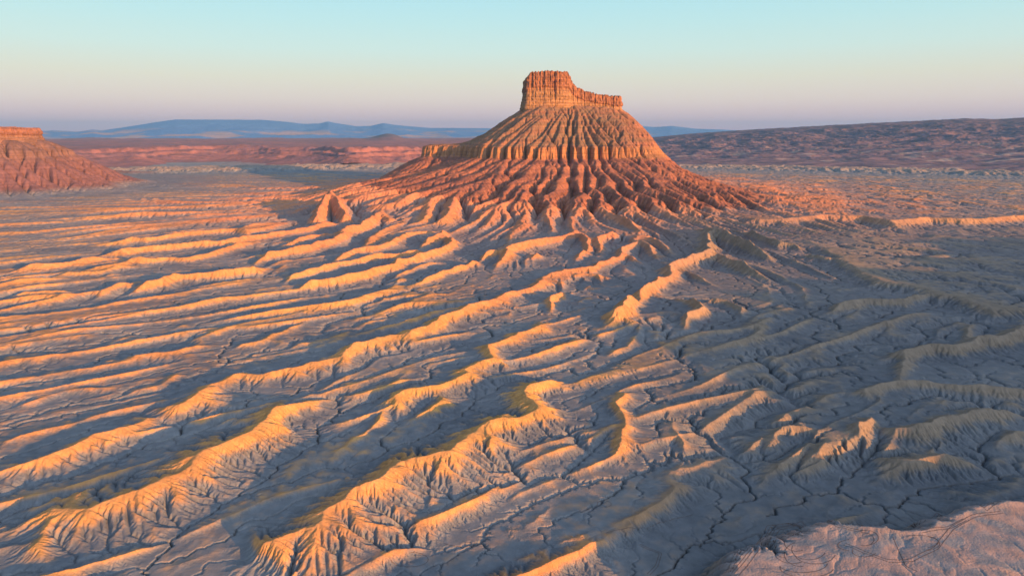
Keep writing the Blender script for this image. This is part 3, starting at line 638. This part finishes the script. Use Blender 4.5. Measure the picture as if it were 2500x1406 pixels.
# tyre tracks on the bench at the lower right: thin worn strips laid on the ground
def ground_at(x, y):
    r = np.hypot(x, y); i = np.clip(np.log(r/R0)/DT, 0, n-1.001); j = np.clip(np.arctan2(x, y)/DT+NT/2, 0, m-1.001)
    i0, j0 = i.astype(int), j.astype(int); a, b = i-i0, j-j0
    return Zf[i0, j0]*(1-a)*(1-b)+Zf[i0+1, j0]*a*(1-b)+Zf[i0, j0+1]*(1-a)*b+Zf[i0+1, j0+1]*a*b
def on_ground(u, v):
    z = 10.0
    for _ in range(12):
        x, y = unproj(u, v, z); z = .5*z+.5*float(ground_at(np.array([x]), np.array([y]))[0])
    return x, y
TV, TF = [], []
def strip(P, wd):
    P = np.array(P); s = np.concatenate([[0], np.cumsum(np.hypot(*np.diff(P, axis=0).T))]); N = max(int(s[-1]/.35), 4)
    q = np.linspace(0, s[-1], N); x, y = np.interp(q, s, P[:, 0]), np.interp(q, s, P[:, 1])
    for _ in range(6): x[1:-1] = (x[2:]+x[1:-1]*2+x[:-2])/4; y[1:-1] = (y[2:]+y[1:-1]*2+y[:-2])/4
    tx, ty = np.gradient(x), np.gradient(y); l = np.hypot(tx, ty)+1e-9
    o = sum(len(v) for v in TV); L_ = []
    for sd in (-.5, 0, .5):
        a, b = x-ty/l*wd*sd, y+tx/l*wd*sd; L_.append(np.stack([a, b, ground_at(a, b)+.045], -1))
    V_ = np.stack(L_, 1).reshape(-1, 3); TV.append(V_); i = np.arange(N-1)*3+o
    for k in (0, 1): TF.append(np.stack([i+k, i+3+k, i+4+k, i+1+k], -1))
def swath(s, offs, wd=.2):
    P = np.array([on_ground(*p) for p in pts(s)]); d = np.gradient(P, axis=0); l = np.hypot(*d.T)+1e-9; nn = np.stack([-d[:, 1]/l, d[:, 0]/l], -1)
    for o in offs: strip(P+nn*o, wd)
swath("1790,1400 1840,1340 1890,1290 1950,1278 2030,1272 2100,1286 2180,1296 2240,1288 2300,1258 2400,1238 2500,1228", [-1.9, -.4, .5, 1.6, 2.9])
swath("1760,1406 1800,1360 1870,1305 1950,1290 2040,1285 2110,1300", [0, 1.2])
swath("2060,1330 2110,1350 2170,1372 2230,1370 2290,1340 2330,1290 2380,1262 2450,1252", [0, 1.3])
swath("2250,1300 2320,1290 2360,1270", [0, 1.2]); swath("2180,1310 2210,1380 2240,1395", [0])
arc = lambda cu, cv, a, b, t0, t1: " ".join("%.1f,%.1f" % (cu+a*math.cos(math.radians(t)), cv+b*math.sin(math.radians(t))) for t in np.linspace(t0, t1, 22))
for (cu, cv, a, b, t0, t1) in [(1925, 1292, 32, 15, -120, 90), (1930, 1292, 26, 12, -130, 100), (1920, 1335, 34, 26, 90, 280), (1935, 1345, 45, 30, 60, 230), (1955, 1352, 40, 30, 80, 250), (1975, 1340, 42, 26, 20, 200), (1990, 1350, 50, 26, 10, 170), (1960, 1375, 60, 22, 0, 160), (1970, 1385, 66, 24, 10, 190), (2115, 1312, 30, 18, -120, 80), (2110, 1316, 24, 16, -100, 110), (2080, 1330, 35, 14, 100, 260), (2110, 1345, 30, 14, 20, 200), (2240, 1322, 52, 16, -120, 60), (2235, 1326, 60, 20, -60, 60), (1900, 1320, 28, 30, 120, 300), (1945, 1325, 30, 20, 60, 300), (1475, 1230, 18, 8, 0, 350), (1000, 1365, 46, 18, -90, 180), (1130, 1310, 60, 24, -60, 140)]:
    swath(arc(cu, cv, a, b, t0, t1), [0])
swath("1560,1330 1610,1350 1600,1380 1580,1400", [0, 1.0]); swath("1480,1300 1560,1290 1640,1268 1690,1256", [0])
mt = nmat('worn_track', base=(.12, .09, .085), attr=False, grain=3, amp=.2, bump=.1)
mesh('tyre_tracks', np.vstack(TV), np.vstack(TF), mt, label='looping tyre tracks worn into the pale bench at the lower right')

# ------------------------------------------------------------------ air
hz = 33000.0
vx = [(-hz, -3000, -60), (hz, -3000, -60), (hz, 34000, -60), (-hz, 34000, -60), (-hz, -3000, 760), (hz, -3000, 760), (hz, 34000, 760), (-hz, 34000, 760)]
HZ = bpy.data.materials.new('air'); HZ.use_nodes = True; HZ.node_tree.nodes.clear()
pv = HZ.node_tree.nodes.new('ShaderNodeVolumePrincipled'); oo = HZ.node_tree.nodes.new('ShaderNodeOutputMaterial')
pv.inputs['Color'].default_value = (.16, .48, 1.0, 1); pv.inputs['Density'].default_value = 0.000036; pv.inputs['Anisotropy'].default_value = 0.0
HZ.node_tree.links.new(pv.outputs[0], oo.inputs['Volume'])
mesh('haze', np.array(vx), np.array([(0, 3, 2, 1), (4, 5, 6, 7), (0, 1, 5, 4), (1, 2, 6, 5), (2, 3, 7, 6), (3, 0, 4, 7)]), HZ, smooth=False, kind='stuff', label='thin blue evening haze in the air', cat='haze')
